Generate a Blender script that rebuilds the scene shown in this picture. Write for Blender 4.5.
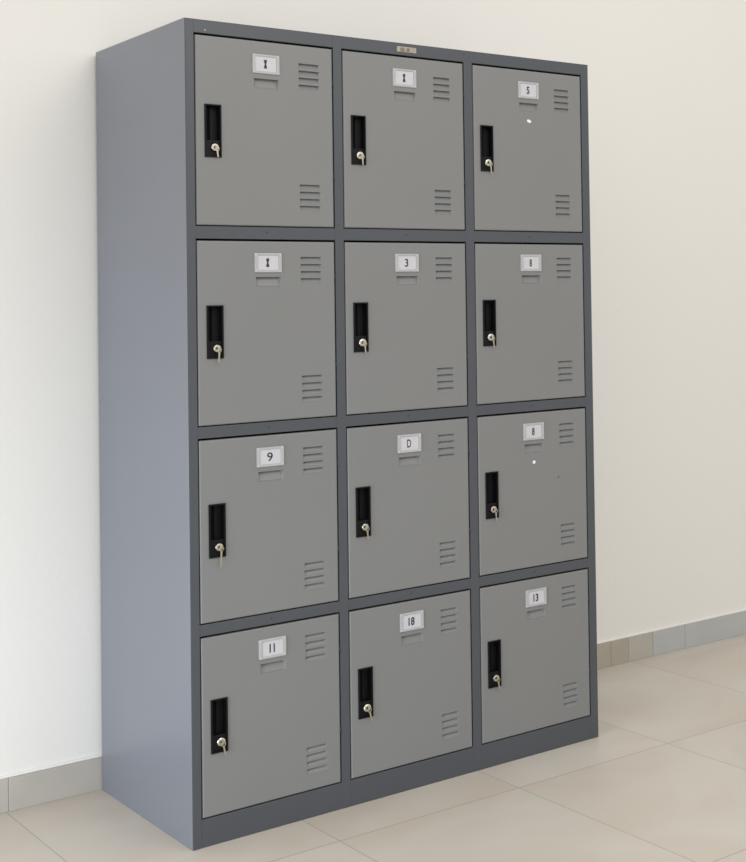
import bpy, bmesh, math
from mathutils import Vector, Matrix

for o in list(bpy.data.objects):
    bpy.data.objects.remove(o)
S = bpy.context.scene
COL = S.collection

# ------------------------------------------------------------------ camera
PAN, PITCH, ROLL = 0.80150, 0.02152, -0.02086
fw = Vector((math.sin(PAN)*math.cos(PITCH), math.cos(PAN)*math.cos(PITCH), math.sin(PITCH)))
rt = Vector((math.cos(PAN), -math.sin(PAN), 0.0))
up = rt.cross(fw)
r2 = math.cos(ROLL)*rt + math.sin(ROLL)*up
u2 = -math.sin(ROLL)*rt + math.cos(ROLL)*up
cam = bpy.data.cameras.new('camera')
camo = bpy.data.objects.new('camera', cam)
COL.objects.link(camo)
camo.matrix_world = Matrix(((r2.x, u2.x, -fw.x, -1.1675), (r2.y, u2.y, -fw.y, -3.2579), (r2.z, u2.z, -fw.z, 1.1684), (0, 0, 0, 1)))
cam.sensor_fit = 'HORIZONTAL'
cam.sensor_width = 36.0
cam.lens = 1432.04/746*36
cam.shift_x = -(891.27-373.0)/746
cam.shift_y = (262.17-431.0)/746
cam.clip_start = 0.05
S.camera = camo

# ------------------------------------------------------------------ world, lights, exposure
S.view_settings.view_transform = 'Standard'
S.view_settings.look = 'None'
S.view_settings.gamma = 1.0
S.view_settings.use_curve_mapping = False
S.view_settings.exposure = 0.0
W = bpy.data.worlds.new('room_daylight')
S.world = W
W.use_nodes = True
W.node_tree.nodes['Background'].inputs[0].default_value = (1.0, 0.985, 0.965, 1)
W.node_tree.nodes['Background'].inputs[1].default_value = 0.85


def area(name, loc, target, sx, sy, power, col):
    l = bpy.data.lights.new(name, 'AREA')
    l.shape = 'RECTANGLE'
    l.size, l.size_y = sx, sy
    l.energy = power
    l.color = col
    o = bpy.data.objects.new(name, l)
    COL.objects.link(o)
    o.location = loc
    o.rotation_euler = (Vector(target)-Vector(loc)).to_track_quat('-Z', 'Y').to_euler()
    return o


area('added_cool_fill', (-2.3, -1.05, 0.40), (0.0, 0.20, 0.20), 1.6, 0.7, 11, (0.78, 0.88, 1.0)).data.spread = math.radians(80)  # unseen cool fill low at left, added to brighten side panel and lower wall
area('assumed_overhead_light', (0.3, -2.9, 3.2), (0.45, 0.5, 1.0), 2.6, 1.8, 52, (1.0, 0.97, 0.93))  # unseen warm lamp overhead, assumed from the soft wall shadow


# ------------------------------------------------------------------ materials
def mat(name, col, rough=0.5, metal=0.0, noise=0.0, nscale=6.0, bump=0.0, bscale=300.0, col2=None, spec=0.5):
    m = bpy.data.materials.new(name)
    m.use_nodes = True
    nt = m.node_tree
    b = nt.nodes['Principled BSDF']
    b.inputs['Roughness'].default_value = rough
    b.inputs['Metallic'].default_value = metal
    b.inputs['Specular IOR Level'].default_value = spec
    tc = nt.nodes.new('ShaderNodeTexCoord')
    n = nt.nodes.new('ShaderNodeTexNoise')
    n.inputs['Scale'].default_value = nscale
    n.inputs['Detail'].default_value = 4
    nt.links.new(tc.outputs['Object'], n.inputs['Vector'])
    r = nt.nodes.new('ShaderNodeValToRGB')
    c2 = col2 or tuple(c*(1-noise) for c in col)
    r.color_ramp.elements[0].position = 0.3
    r.color_ramp.elements[1].position = 0.7
    r.color_ramp.elements[0].color = (*c2, 1)
    r.color_ramp.elements[1].color = (*col, 1)
    nt.links.new(n.outputs['Fac'], r.inputs['Fac'])
    nt.links.new(r.outputs['Color'], b.inputs['Base Color'])
    if bump:
        n2 = nt.nodes.new('ShaderNodeTexNoise')
        n2.inputs['Scale'].default_value = bscale
        n2.inputs['Detail'].default_value = 3
        nt.links.new(tc.outputs['Object'], n2.inputs['Vector'])
        bp = nt.nodes.new('ShaderNodeBump')
        bp.inputs['Strength'].default_value = bump
        bp.inputs['Distance'].default_value = 0.002
        nt.links.new(n2.outputs['Fac'], bp.inputs['Height'])
        nt.links.new(bp.outputs['Normal'], b.inputs['Normal'])
    return m


M_WALL = mat('wall_paint', (0.81, 0.795, 0.755), 0.85, noise=0.02, nscale=1.5, bump=0.25, bscale=70, spec=0.2)
M_FRAME = mat('frame_paint', (0.066, 0.073, 0.084), 0.38, noise=0.05, nscale=5, bump=0.03, bscale=500)
M_SIDE_LIT = mat('side_paint_daylit', (0.184, 0.198, 0.235), 0.36, noise=0.04, nscale=4, bump=0.03, bscale=500)  # frame paint made lighter and bluer, daylight on the side put into the colour
M_DOOR = mat('door_paint', (0.196, 0.199, 0.197), 0.42, noise=0.03, nscale=4, bump=0.03, bscale=500)
M_IN = mat('interior_metal', (0.05, 0.052, 0.056), 0.6)
M_BLACK = mat('black_plastic', (0.004, 0.004, 0.005), 0.5, spec=0.2)
M_CHROME = mat('lock_chrome', (0.66, 0.63, 0.56), 0.30, metal=1.0)
M_KEY = mat('key_metal', (0.52, 0.46, 0.34), 0.35, metal=0.9)
M_PLATE = mat('plate_plastic', (0.42, 0.42, 0.425), 0.35, noise=0.05, nscale=60)
M_CARD = mat('number_card', (0.54, 0.54, 0.57), 0.5, noise=0.06, nscale=90)
M_INK = mat('black_ink', (0.03, 0.025, 0.03), 0.6)
M_CHIP = mat('white_chip', (0.80, 0.80, 0.80), 0.6)
M_DARK = mat('dark_dent', (0.03, 0.032, 0.035), 0.6)
M_GOLD = mat('badge_worn_gold', (0.42, 0.38, 0.28), 0.45, metal=0.2, col2=(0.28, 0.24, 0.20), nscale=70)
M_RED = mat('badge_print', (0.20, 0.13, 0.12), 0.6)


def floor_material():
    m = bpy.data.materials.new('floor_tiles')
    m.use_nodes = True
    nt = m.node_tree
    N, L = nt.nodes, nt.links
    b = N['Principled BSDF']
    tc = N.new('ShaderNodeTexCoord')
    sep = N.new('ShaderNodeSeparateXYZ')
    L.new(tc.outputs['Object'], sep.inputs[0])

    def math_(op, a, v=None, w=None):
        n = N.new('ShaderNodeMath')
        n.operation = op
        for i, q in enumerate((a, v, w)):
            if q is None:
                continue
            if isinstance(q, (int, float)):
                n.inputs[i].default_value = q
            else:
                L.new(q, n.inputs[i])
        return n.outputs[0]
    X, Y = sep.outputs[0], sep.outputs[1]
    tx = math_('DIVIDE', math_('ADD', X, 0.203), 0.4415)
    ty = math_('DIVIDE', math_('ADD', Y, 0.188), 0.708)
    fx = math_('ABSOLUTE', math_('SUBTRACT', tx, math_('ROUND', tx)))
    fy = math_('ABSOLUTE', math_('SUBTRACT', ty, math_('ROUND', ty)))
    gx = math_('LESS_THAN', fx, 0.0011/0.4415)
    gy = math_('MULTIPLY', math_('LESS_THAN', fy, 0.0018/0.708), math_('LESS_THAN', Y, 0.2))
    g = math_('MAXIMUM', gx, gy)
    # per tile tint
    wn = N.new('ShaderNodeTexWhiteNoise')
    cmb = N.new('ShaderNodeCombineXYZ')
    L.new(math_('FLOOR', tx), cmb.inputs[0])
    L.new(math_('FLOOR', ty), cmb.inputs[1])
    L.new(cmb.outputs[0], wn.inputs['Vector'])
    off = N.new('ShaderNodeVectorMath')
    off.operation = 'MULTIPLY_ADD'
    L.new(wn.outputs['Color'], off.inputs[0])
    off.inputs[1].default_value = (5, 5, 5)
    L.new(tc.outputs['Object'], off.inputs[2])
    n1 = N.new('ShaderNodeTexNoise')
    n1.inputs['Scale'].default_value = 3.0
    n1.inputs['Detail'].default_value = 5
    n1.inputs['Distortion'].default_value = 0.6
    L.new(off.outputs[0], n1.inputs['Vector'])
    r = N.new('ShaderNodeValToRGB')
    e = r.color_ramp.elements
    e[0].position, e[1].position = 0.3, 0.72
    e[0].color = (0.550, 0.485, 0.410, 1)
    e[1].color = (0.595, 0.560, 0.495, 1)
    L.new(n1.outputs['Fac'], r.inputs['Fac'])
    mx = N.new('ShaderNodeMix')
    mx.data_type = 'RGBA'
    L.new(g, mx.inputs['Factor'])
    L.new(r.outputs['Color'], mx.inputs['A'])
    mx.inputs['B'].default_value = (0.36, 0.325, 0.28, 1)
    L.new(mx.outputs['Result'], b.inputs['Base Color'])
    b.inputs['Roughness'].default_value = 0.42
    b.inputs['Specular IOR Level'].default_value = 0.4
    bp = N.new('ShaderNodeBump')
    bp.inputs['Strength'].default_value = 0.4
    bp.inputs['Distance'].default_value = 0.001
    bp.invert = True
    L.new(g, bp.inputs['Height'])
    L.new(bp.outputs['Normal'], b.inputs['Normal'])
    return m


M_FLOOR = floor_material()
M_BASE = [mat('baseboard_grout', (0.33, 0.31, 0.27), 0.8),
          mat('baseboard_beige_tile', (0.475, 0.445, 0.40), 0.45, noise=0.10, nscale=9),
          mat('baseboard_warm_shade_tile', (0.43, 0.39, 0.32), 0.45, noise=0.10, nscale=12),  # warm dim light near the locker painted into the tile colour
          mat('baseboard_mid_shade_tile', (0.46, 0.44, 0.385), 0.45, noise=0.08, nscale=12),  # step between dim and bright light, painted into the tile colour
          mat('baseboard_cool_light_tile', (0.47, 0.475, 0.475), 0.45, noise=0.08, nscale=12)]  # cooler, brighter light farther right painted into the tile colour


# ------------------------------------------------------------------ helpers
def link(name, bm, mats, parent=None, smooth=False):
    me = bpy.data.meshes.new(name)
    bmesh.ops.remove_doubles(bm, verts=bm.verts, dist=1e-6)
    bmesh.ops.recalc_face_normals(bm, faces=bm.faces)
    bm.to_mesh(me)
    bm.free()
    for m in (mats if isinstance(mats, (list, tuple)) else [mats]):
        me.materials.append(m)
    if smooth:
        for p in me.polygons:
            p.use_smooth = True
    o = bpy.data.objects.new(name, me)
    COL.objects.link(o)
    if parent:
        o.parent = parent
    return o


def box(bm, x0, x1, y0, y1, z0, z1, mi=0, bevel=0.0, seg=2):
    t = bmesh.new()
    vs = [t.verts.new((x, y, z)) for x in (x0, x1) for y in (y0, y1) for z in (z0, z1)]
    for f in ((0, 1, 3, 2), (4, 6, 7, 5), (0, 4, 5, 1), (2, 3, 7, 6), (0, 2, 6, 4), (1, 5, 7, 3)):
        t.faces.new([vs[i] for i in f])
    bmesh.ops.recalc_face_normals(t, faces=t.faces)
    if bevel:
        bmesh.ops.bevel(t, geom=t.edges[:], offset=bevel, segments=seg, affect='EDGES', profile=0.5)
    merge(bm, t, mi)


def merge(bm, t, mi=0):
    mp = {v: bm.verts.new(v.co) for v in t.verts}
    for f in t.faces:
        try:
            nf = bm.faces.new([mp[v] for v in f.verts])
            nf.material_index = mi if mi >= 0 else f.material_index
            nf.smooth = f.smooth
        except ValueError:
            pass
    t.free()


def cyl(bm, c, axis, r0, r1, h, seg=24, mi=0, smooth=True):
    """capped cylinder from c along axis"""
    t = bmesh.new()
    bmesh.ops.create_cone(t, cap_ends=True, segments=seg, radius1=r0, radius2=r1, depth=h)
    for f in t.faces:
        f.smooth = smooth and len(f.verts) == 4
    q = Vector(axis).normalized().to_track_quat('Z', 'Y').to_matrix().to_4x4()
    t.transform(Matrix.Translation(Vector(c)+Vector(axis).normalized()*h/2) @ q)
    merge(bm, t, mi)


def quad(bm, pts, mi=0):
    f = bm.faces.new([bm.verts.new(p) for p in pts])
    f.material_index = mi
    return f


# ------------------------------------------------------------------ structure
XW0, XW1 = -4.0, 6.0
YW = 0.5962          # wall face behind the skirting
YB = 0.5862          # skirting face
bm = bmesh.new()
box(bm, XW0, XW1, -6.0, YW+0.15, -0.10, 0.0)
fl = link('floor', bm, M_FLOOR)
fl['kind'] = 'structure'
bm = bmesh.new()
box(bm, XW0, XW1, YW, YW+0.15, 0.0, 3.2)
box(bm, XW0, XW1, YB+0.002, YW+0.01, 0.078, 0.084, bevel=0.0025)
wl = link('wall_back', bm, M_WALL)
wl['kind'] = 'structure'
bm = bmesh.new()
box(bm, XW0, XW1, YB+0.0010, YW, 0.0, 0.0775)
cuts = [(XW0, 1), (-2.2, 1), (-1.2, 1), (-0.198, 1), (0.70, 2), (1.484, 2), (1.552, 3), (1.648, 4), (1.779, 4), (2.48, 4), (3.2, 1), (4.0, 3), (5.0, 1), (XW1, 0)]
for (a, k), (b, _) in zip(cuts, cuts[1:]):
    w = 0.0008
    box(bm, a+w, b-0.0008, YB, YW, 0.0, 0.078, k, bevel=0.0008, seg=1)
bb = link('baseboard_back', bm, M_BASE)
bb['kind'] = 'structure'

# ------------------------------------------------------------------ the locker cabinet
CW, CD, CH = 1.0365, 0.5800, 1.8005
XS = [(0.0220, 0.3294), (0.3547, 0.6659), (0.6931, 1.0115)]
ZS = [(1.7665, 1.3486), (1.3145, 0.9096), (0.8779, 0.4811), (0.4501, 0.0627)]   # top, bottom of each door

cab = bpy.data.objects.new('locker_cabinet', None)
cab.empty_display_size = 0.1
COL.objects.link(cab)
cab['label'] = 'tall grey twelve-door steel locker cabinet standing on tiles against the wall'
cab['category'] = 'locker'

# face frame: four uprights running to the floor, rails set between them
GL, GR, GT, GB = 0.0022, 0.0022, 0.0042, 0.0022
bm = bmesh.new()
ups = [(0.0012, XS[0][0]-GL), (XS[0][1]+GR, XS[1][0]-GL), (XS[1][1]+GR, XS[2][0]-GL), (XS[2][1]+GR, CW-0.0012)]
for a, b in ups:
    box(bm, a, b, 0.0, 0.030, 0.0, CH, bevel=0.0012)
rails = [(ZS[0][0]+GT, CH)] + [(ZS[i+1][0]+GT, ZS[i][1]-GB) for i in range(3)] + [(0.0, ZS[3][1]-GB)]
for c in range(3):
    xa, xb = ups[c][1], ups[c+1][0]
    for i, (a, b) in enumerate(rails):
        box(bm, xa-0.0008, xb+0.0008, 0.0006, 0.026, a, b, bevel=0.0010)
        if 0 < i < 4:       # small pressed screw dimple in the middle of each rail
            cyl(bm, ((xa+xb)/2-0.002, 0.0004, (a+b)/2+0.001), (0, 1, 0), 0.0022, 0.0022, 0.001, 12, mi=1)
frame = link('face_frame', bm, [M_FRAME, M_DARK], cab)
frame['label'] = 'dark blue-grey steel face frame'

bm = bmesh.new()
T = 0.0012
box(bm, 0.0, T, 0.0006, CD, 0.0, CH, bevel=0.0004, seg=1)
sp = link('side_panel', bm, M_SIDE_LIT, cab)
bm = bmesh.new()
box(bm, CW-T, CW, 0.0006, CD, 0.0, CH, bevel=0.0004, seg=1)
link('side_panel', bm, M_SIDE_LIT, cab)
bm = bmesh.new()
box(bm, T, CW-T, 0.028, CD, CH-0.0016, CH-0.0002)
link('top_panel', bm, M_FRAME, cab)
bm = bmesh.new()
box(bm, T, CW-T, CD-T, CD, 0.0, CH-0.0018)
link('back_panel', bm, M_IN, cab)
for a, b in rails[1:4]:
    bm = bmesh.new()
    box(bm, T, CW-T, 0.030, CD-T, (a+b)/2-0.001, (a+b)/2+0.001)
    link('shelf', bm, M_IN, cab)
for a, b in ups[1:3]:
    bm = bmesh.new()
    box(bm, (a+b)/2-0.001, (a+b)/2+0.001, 0.030, CD-T, 0.06, CH-0.002)
    link('divider', bm, M_IN, cab)
bm = bmesh.new()
box(bm, T, CW-T, 0.030, CD-T, 0.050, 0.052)
link('bottom_panel', bm, M_IN, cab)

# small worn badge in the middle of the top rail, and a tiny pale rivet at its left end
bm = bmesh.new()
bx, bz, bw, bh = 0.5155, 1.7850, 0.0500, 0.0135
box(bm, bx-bw/2, bx+bw/2, -0.0012, 0.0008, bz-bh/2, bz+bh/2, bevel=0.0004, seg=1)
for u, w in ((-0.014, 0.0045), (-0.0085, 0.004), (0.0015, 0.003), (0.0055, 0.004)):
    box(bm, bx+u-w/2, bx+u+w/2, -0.0015, -0.0011, bz-0.0048, bz+0.0038, 1)
link('name_badge', bm, [M_GOLD, M_RED], cab)['label'] = 'small worn gold-coloured badge on the top rail'
bm = bmesh.new()
cyl(bm, (0.0437, 0.0008, 1.7778), (0, -1, 0), 0.0022, 0.0014, 0.0016, 12)
link('rivet', bm, M_PLATE, cab)


def glyphs(text, h, width=None):
    if text == 'I':     # heavy serifs above and below a thin stem
        t = bmesh.new()
        f = [(-0.0034, -h/2), (0.0034, -h/2), (0.0030, -h*.22), (0.0014, 0), (0.0030, h*.22), (0.0034, h/2), (-0.0034, h/2), (-0.0030, h*.22), (-0.0014, 0), (-0.0030, -h*.22)]
        t.faces.new([t.verts.new((u, 0, w)) for u, w in f])
        return t
    cu = bpy.data.curves.new('t', 'FONT')
    cu.body = text
    cu.size = 1
    cu.align_x = 'CENTER'
    cu.offset = {'9': 0.012, '3': 0.02, 'D': 0.015}.get(text, 0.03)
    o = bpy.data.objects.new('t', cu)
    COL.objects.link(o)
    bpy.context.view_layer.update()
    me = bpy.data.meshes.new_from_object(o.evaluated_get(bpy.context.evaluated_depsgraph_get()))
    bpy.data.objects.remove(o)
    xs = [v.co.x for v in me.vertices]
    ys = [v.co.y for v in me.vertices]
    cx, cy = (min(xs)+max(xs))/2, (min(ys)+max(ys))/2
    s = h/(max(ys)-min(ys))
    sx = (width/(max(xs)-min(xs))) if width else s
    t = bmesh.new()
    t.from_mesh(me)
    for v in t.verts:
        v.co = Vector(((v.co.x-cx)*sx, 0.0, (v.co.y-cy)*s))
    return t


LOUV_D = 0.0065


def make_door(col, row):
    x0, x1 = XS[col]
    zt, zb = ZS[row]
    Wd, Hd = x1-x0, zt-zb
    d = (0.0, 0.001, 0.0055)[col]
    ld = (0.2278, 0.2300, 0.2365)[col]
    h0 = (0.1515, 0.1425, 0.1405, 0.1365)[row]
    hx0, hx1 = 0.0185, 0.0535
    hz0, hz1 = h0, h0+0.1165
    rx0, rx1 = 0.1265+d, 0.1820+d
    rz0, rz1 = 0.0805, 0.1025
    if row == 0:
        rz0 += 0.004
        rz1 += 0.004
    lx0, lx1 = ld, ld+(0.0480 if col == 0 else 0.0450)
    up0 = 0.0410 if row == 0 else 0.0350
    lo0 = Hd-0.0975
    lou = [(u+i*0.0163, u+i*0.0163+0.0115) for u in (up0, lo0) for i in range(4)]
    B = 0.0032      # rounded edge
    xs = sorted({B, Wd-B, hx0, hx1, rx0, rx1, lx0, lx1})
    zs = sorted({B, Hd-B, hz0, hz1, rz0, rz1} | {q for l in lou for q in l})
    bm = bmesh.new()

    def P(u, y, w):
        return (x0+u, y, zt-w)
    YF = 0.0
    for i in range(len(xs)-1):
        for j in range(len(zs)-1):
            a, b, c, e = xs[i], xs[i+1], zs[j], zs[j+1]
            mx_, mz = (a+b)/2, (c+e)/2
            if hx0 < mx_ < hx1 and hz0 < mz < hz1:
                continue
            if rx0 < mx_ < rx1 and rz0 < mz < rz1:
                continue
            if lx0 < mx_ < lx1 and any(l[0] < mz < l[1] for l in lou):
                continue
            quad(bm, [P(a, YF, c), P(b, YF, c), P(b, YF, e), P(a, YF, e)])
    # handle opening returns
    for (p, q) in (((hx0, hz0), (hx1, hz0)), ((hx1, hz0), (hx1, hz1)), ((hx1, hz1), (hx0, hz1)), ((hx0, hz1), (hx0, hz0))):
        quad(bm, [P(p[0], YF, p[1]), P(q[0], YF, q[1]), P(q[0], 0.004, q[1]), P(p[0], 0.004, p[1])])

    def pocket(a, b, c, e, dt, db, ins, insz):
        """pressed pocket: deep under its upper edge, rising to the lower edge"""
        o = [(a, YF, c), (b, YF, c), (b, YF, e), (a, YF, e)]
        n = [(a+ins, dt, c+insz), (b-ins, dt, c+insz), (b-ins, db, e-insz), (a+ins, db, e-insz)]
        for k in range(4):
            k2 = (k+1) % 4
            quad(bm, [P(*o[k]), P(*o[k2]), P(*n[k2]), P(*n[k])])
        quad(bm, [P(*v) for v in n])
    for l in lou:
        pocket(lx0, lx1, l[0], l[1], LOUV_D, 0.0012, 0.0032, 0.0008)
    pocket(rx0, rx1, rz0, rz1, 0.0085, 0.0024, 0.0040, 0.0014)
    # rolled edge and return flange
    prev = [(B, YF, B), (Wd-B, YF, B), (Wd-B, YF, Hd-B), (B, YF, Hd-B)]
    prof = [(B*(1-math.sin(t)), B*(1-math.cos(t))) for t in (math.pi/6, math.pi/3, math.pi/2)] + [(0.0, 0.018)]
    for ins, y in prof:
        cur = [(ins, y, ins), (Wd-ins, y, ins), (Wd-ins, y, Hd-ins), (ins, y, Hd-ins)]
        for k in range(4):
            k2 = (k+1) % 4
            quad(bm, [P(*prev[k]), P(*prev[k2]), P(*cur[k2]), P(*cur[k])])
        prev = cur
    quad(bm, [P(*v) for v in prev])
    mats = [M_DOOR]
    # paint chips that only two doors have
    if (col, row) in ((2, 0), (2, 2)):
        mats = [M_DOOR, M_CHIP, M_DARK]
        t = bmesh.new()
        bmesh.ops.create_circle(t, cap_ends=True, segments=14, radius=1)
        if row == 0:
            rx_, rz_, cx_, cz_, an = 0.0068, 0.0040, 0.8530, 1.6350, 0.35
        else:
            rx_, rz_, cx_, cz_, an = 0.0045, 0.0045, 0.8522, 0.7503, 0.0
        t.transform(Matrix.Translation((cx_, -0.0003, cz_)) @ Matrix.Rotation(an, 4, 'Y') @ Matrix.Scale(rx_, 4, (1, 0, 0)) @ Matrix.Scale(rz_, 4, (0, 0, 1)) @ Matrix.Rotation(math.pi/2, 4, 'X'))
        merge(bm, t, 1)
        if row == 2:
            t = bmesh.new()
            bmesh.ops.create_circle(t, cap_ends=True, segments=10, radius=0.0022)
            t.transform(Matrix.Translation((0.9249, -0.0003, 0.7038)) @ Matrix.Rotation(math.pi/2, 4, 'X'))
            merge(bm, t, 2)
    dr = link('door', bm, mats, cab)
    if (col, row) == (2, 0):
        dr['label'] = 'grey steel door with a white paint chip, top right'
    elif (col, row) == (2, 2):
        dr['label'] = 'grey steel door with a round white paint chip'

    # black recessed handle
    bm = bmesh.new()
    f, out = 0.0032, -0.0035
    ax0, ax1, az0, az1 = hx0-0.0002, hx1+0.0002, hz0-0.0002, hz1+0.0002
    box(bm, x0+ax0, x0+ax0+f, out, 0.016, zt-az1, zt-az0, bevel=0.0007)
    box(bm, x0+ax1-f, x0+ax1, out, 0.016, zt-az1, zt-az0, bevel=0.0007)
    box(bm, x0+ax0+f*.6, x0+ax1-f*.6, out, 0.016, zt-az0-f, zt-az0, bevel=0.0007)
    box(bm, x0+ax0+f*.6, x0+ax1-f*.6, out, 0.016, zt-az1, zt-az1+f, bevel=0.0007)
    quad(bm, [P(ax0+f*.5, 0.0150, az0+f*.5), P(ax1-f*.5, 0.0150, az0+f*.5), P(ax1-f*.5, 0.0150, az1-f*.5), P(ax0+f*.5, 0.0150, az1-f*.5)])
    lk = h0+0.0945
    lx, lz = x0+0.0395, zt-lk
    # raised block that carries the lock, and the sloped finger lever above it
    box(bm, x0+ax0+f*.8, x0+ax1-f*.8, 0.0010, 0.0148, zt-az1+f*.8, lz+0.0160, bevel=0.0010)
    t = bmesh.new()
    a, b, c, e = x0+ax0+f, x0+ax0+f+0.014, lz+0.016, zt-az0-f
    vs = [t.verts.new(p) for p in ((a, 0.002, c), (a, 0.002, e), (a, 0.0148, c), (a, 0.0148, e), (b, 0.0148, c), (b, 0.0148, e))]
    for q in ((0, 1, 3, 2), (0, 4, 5, 1), (0, 2, 4), (1, 5, 3)):
        t.faces.new([vs[i] for i in q])
    merge(bm, t)
    link('handle', bm, M_BLACK, dr)

    # lock cylinder
    bm = bmesh.new()
    cyl(bm, (lx, 0.0010, lz), (0, -1, 0), 0.0088, 0.0088, 0.0040, 28)
    cyl(bm, (lx, -0.0030, lz), (0, -1, 0), 0.0088, 0.0070, 0.0014, 28)
    cyl(bm, (lx, -0.0044, lz), (0, -1, 0), 0.0034, 0.0034, 0.0003, 16, mi=1)
    link('lock', bm, [M_CHROME, M_BLACK], dr)

    # number plate
    bm = bmesh.new()
    px0, px1, pz0, pz1 = x0+0.1225+d, x0+0.1832+d, zt-(0.0705 if row else 0.0735), zt-(0.0265 if row else 0.0292)
    fr = 0.0070
    box(bm, px0, px1, -0.0014, 0.0004, pz0, pz1, bevel=0.0008)
    for a, b, c, e in ((px0, px0+fr, pz0, pz1), (px1-fr, px1, pz0, pz1)):
        box(bm, a+.0004, b, -0.0032, -0.0010, c+.0004, e-.0004, bevel=0.0009)
    for c, e in ((pz0, pz0+fr*.8), (pz1-fr*.8, pz1)):
        box(bm, px0+.004, px1-.004, -0.0030, -0.0010, c+.0004, e-.0004, bevel=0.0009)
    quad(bm, [(px0+fr, -0.0016, pz1-fr*.8), (px1-fr, -0.0016, pz1-fr*.8), (px1-fr, -0.0016, pz0+fr*.8), (px0+fr, -0.0016, pz0+fr*.8)], 1)
    for a in (px0+0.004, px1-0.004):
        for c in (pz0+0.004, pz1-0.004):
            cyl(bm, (a, -0.0030, c), (0, -1, 0), 0.0022, 0.0016, 0.0008, 12, mi=3)
    txt, tw = NUM[row][col]
    t = glyphs(txt, 0.0195, tw)
    t.transform(Matrix.Translation(((px0+px1)/2-0.001, -0.0019, (pz0+pz1)/2)))
    merge(bm, t, 2)
    link('number_plate', bm, [M_PLATE, M_CARD, M_INK, M_CARD], dr)

    # two small hinge knuckles showing in the right-hand gap
    for u in (0.075, Hd-0.125):
        bm = bmesh.new()
        cyl(bm, (x1+0.0012, 0.0008, zt-u-0.012), (0, 0, 1), 0.0018, 0.0018, 0.012, 10)
        link('hinge', bm, M_DARK, dr)
    return lx, lz


NUM = [[('I', 0.0062), ('I', 0.0070), ('5', 0.0085)],
       [('I', 0.0062), ('3', 0.0085), ('8', 0.0068)],
       [('9', 0.0125), ('D', 0.0100), ('8', 0.0075)],
       [('11', 0.0120), ('18', 0.0155), ('13', 0.0145)]]
PLACE = [['top left door', 'top middle door', 'top right door with the white chip'],
         ['left door of the second row', 'middle door of the second row', 'right door of the second row'],
         ['left door of the third row', 'middle door of the third row', 'right door of the third row'],
         ['bottom left door', 'bottom middle door', 'bottom right door']]
HANG = [[0.016, 0.017, 0.022], [0.024, 0.018, 0.020], [0.038, 0.022, 0.022], [0.022, 0.024, 0.022]]
TILT = [[0.15, 0.1, 0.12], [-0.05, 0.12, 0.15], [-0.05, 0.1, 0.1], [0.2, 0.25, 0.15]]


def make_key(lx, lz, hang, tilt, lab):
    """key sitting in the lock, its bow bent down out of the cylinder"""
    bm = bmesh.new()
    # shaft out of the cylinder (just touching its face)
    box(bm, lx-0.0011, lx+0.0011, -0.0105, -0.0046, lz-0.0030, lz+0.0030, bevel=0.0004)
    # split ring through the bow
    R, r, n, m = 0.0048, 0.0007, 20, 6
    rv = []
    for i in range(n):
        A = 2*math.pi*i/n
        rv.append([bm.verts.new((lx+0.0016+(R+r*math.cos(2*math.pi*j/m))*math.sin(A), -0.0095+r*math.sin(2*math.pi*j/m), lz-0.0035+(R+r*math.cos(2*math.pi*j/m))*math.cos(A))) for j in range(m)])
    for i in range(n):
        for j in range(m):
            f = bm.faces.new([rv[i][j], rv[(i+1) % n][j], rv[(i+1) % n][(j+1) % m], rv[i][(j+1) % m]])
            f.smooth = True
    # hanging blade with a notched edge
    t = bmesh.new()
    L = hang
    pts = [(-0.0019, 0), (0.0019, 0), (0.0019, -L*.30), (0.0013, -L*.38), (0.0017, -L*.50), (0.0010, -L*.62), (0.0015, -L*.75), (0.0008, -L*.86), (0.0, -L), (-0.0016, -L*.95), (-0.0016, -L*.30)]
    f = t.faces.new([t.verts.new((u, 0, w)) for u, w in pts])
    ex = bmesh.ops.extrude_face_region(t, geom=[f])
    for v in ex['geom']:
        if isinstance(v, bmesh.types.BMVert):
            v.co.y -= 0.0014
    t.transform(Matrix.Translation((lx+0.0016, -0.0088, lz-0.0070)) @ Matrix.Rotation(-tilt, 4, 'Y'))
    merge(bm, t)
    o = link('key', bm, M_KEY, None)
    o['label'] = lab
    o['category'] = 'key'
    o['group'] = 'keys in the locker door locks'
    return o


for r in range(4):
    for c in range(3):
        lx, lz = make_door(c, r)
        make_key(lx, lz, HANG[r][c], TILT[r][c], 'small brass-coloured key hanging in the lock of the ' + PLACE[r][c])
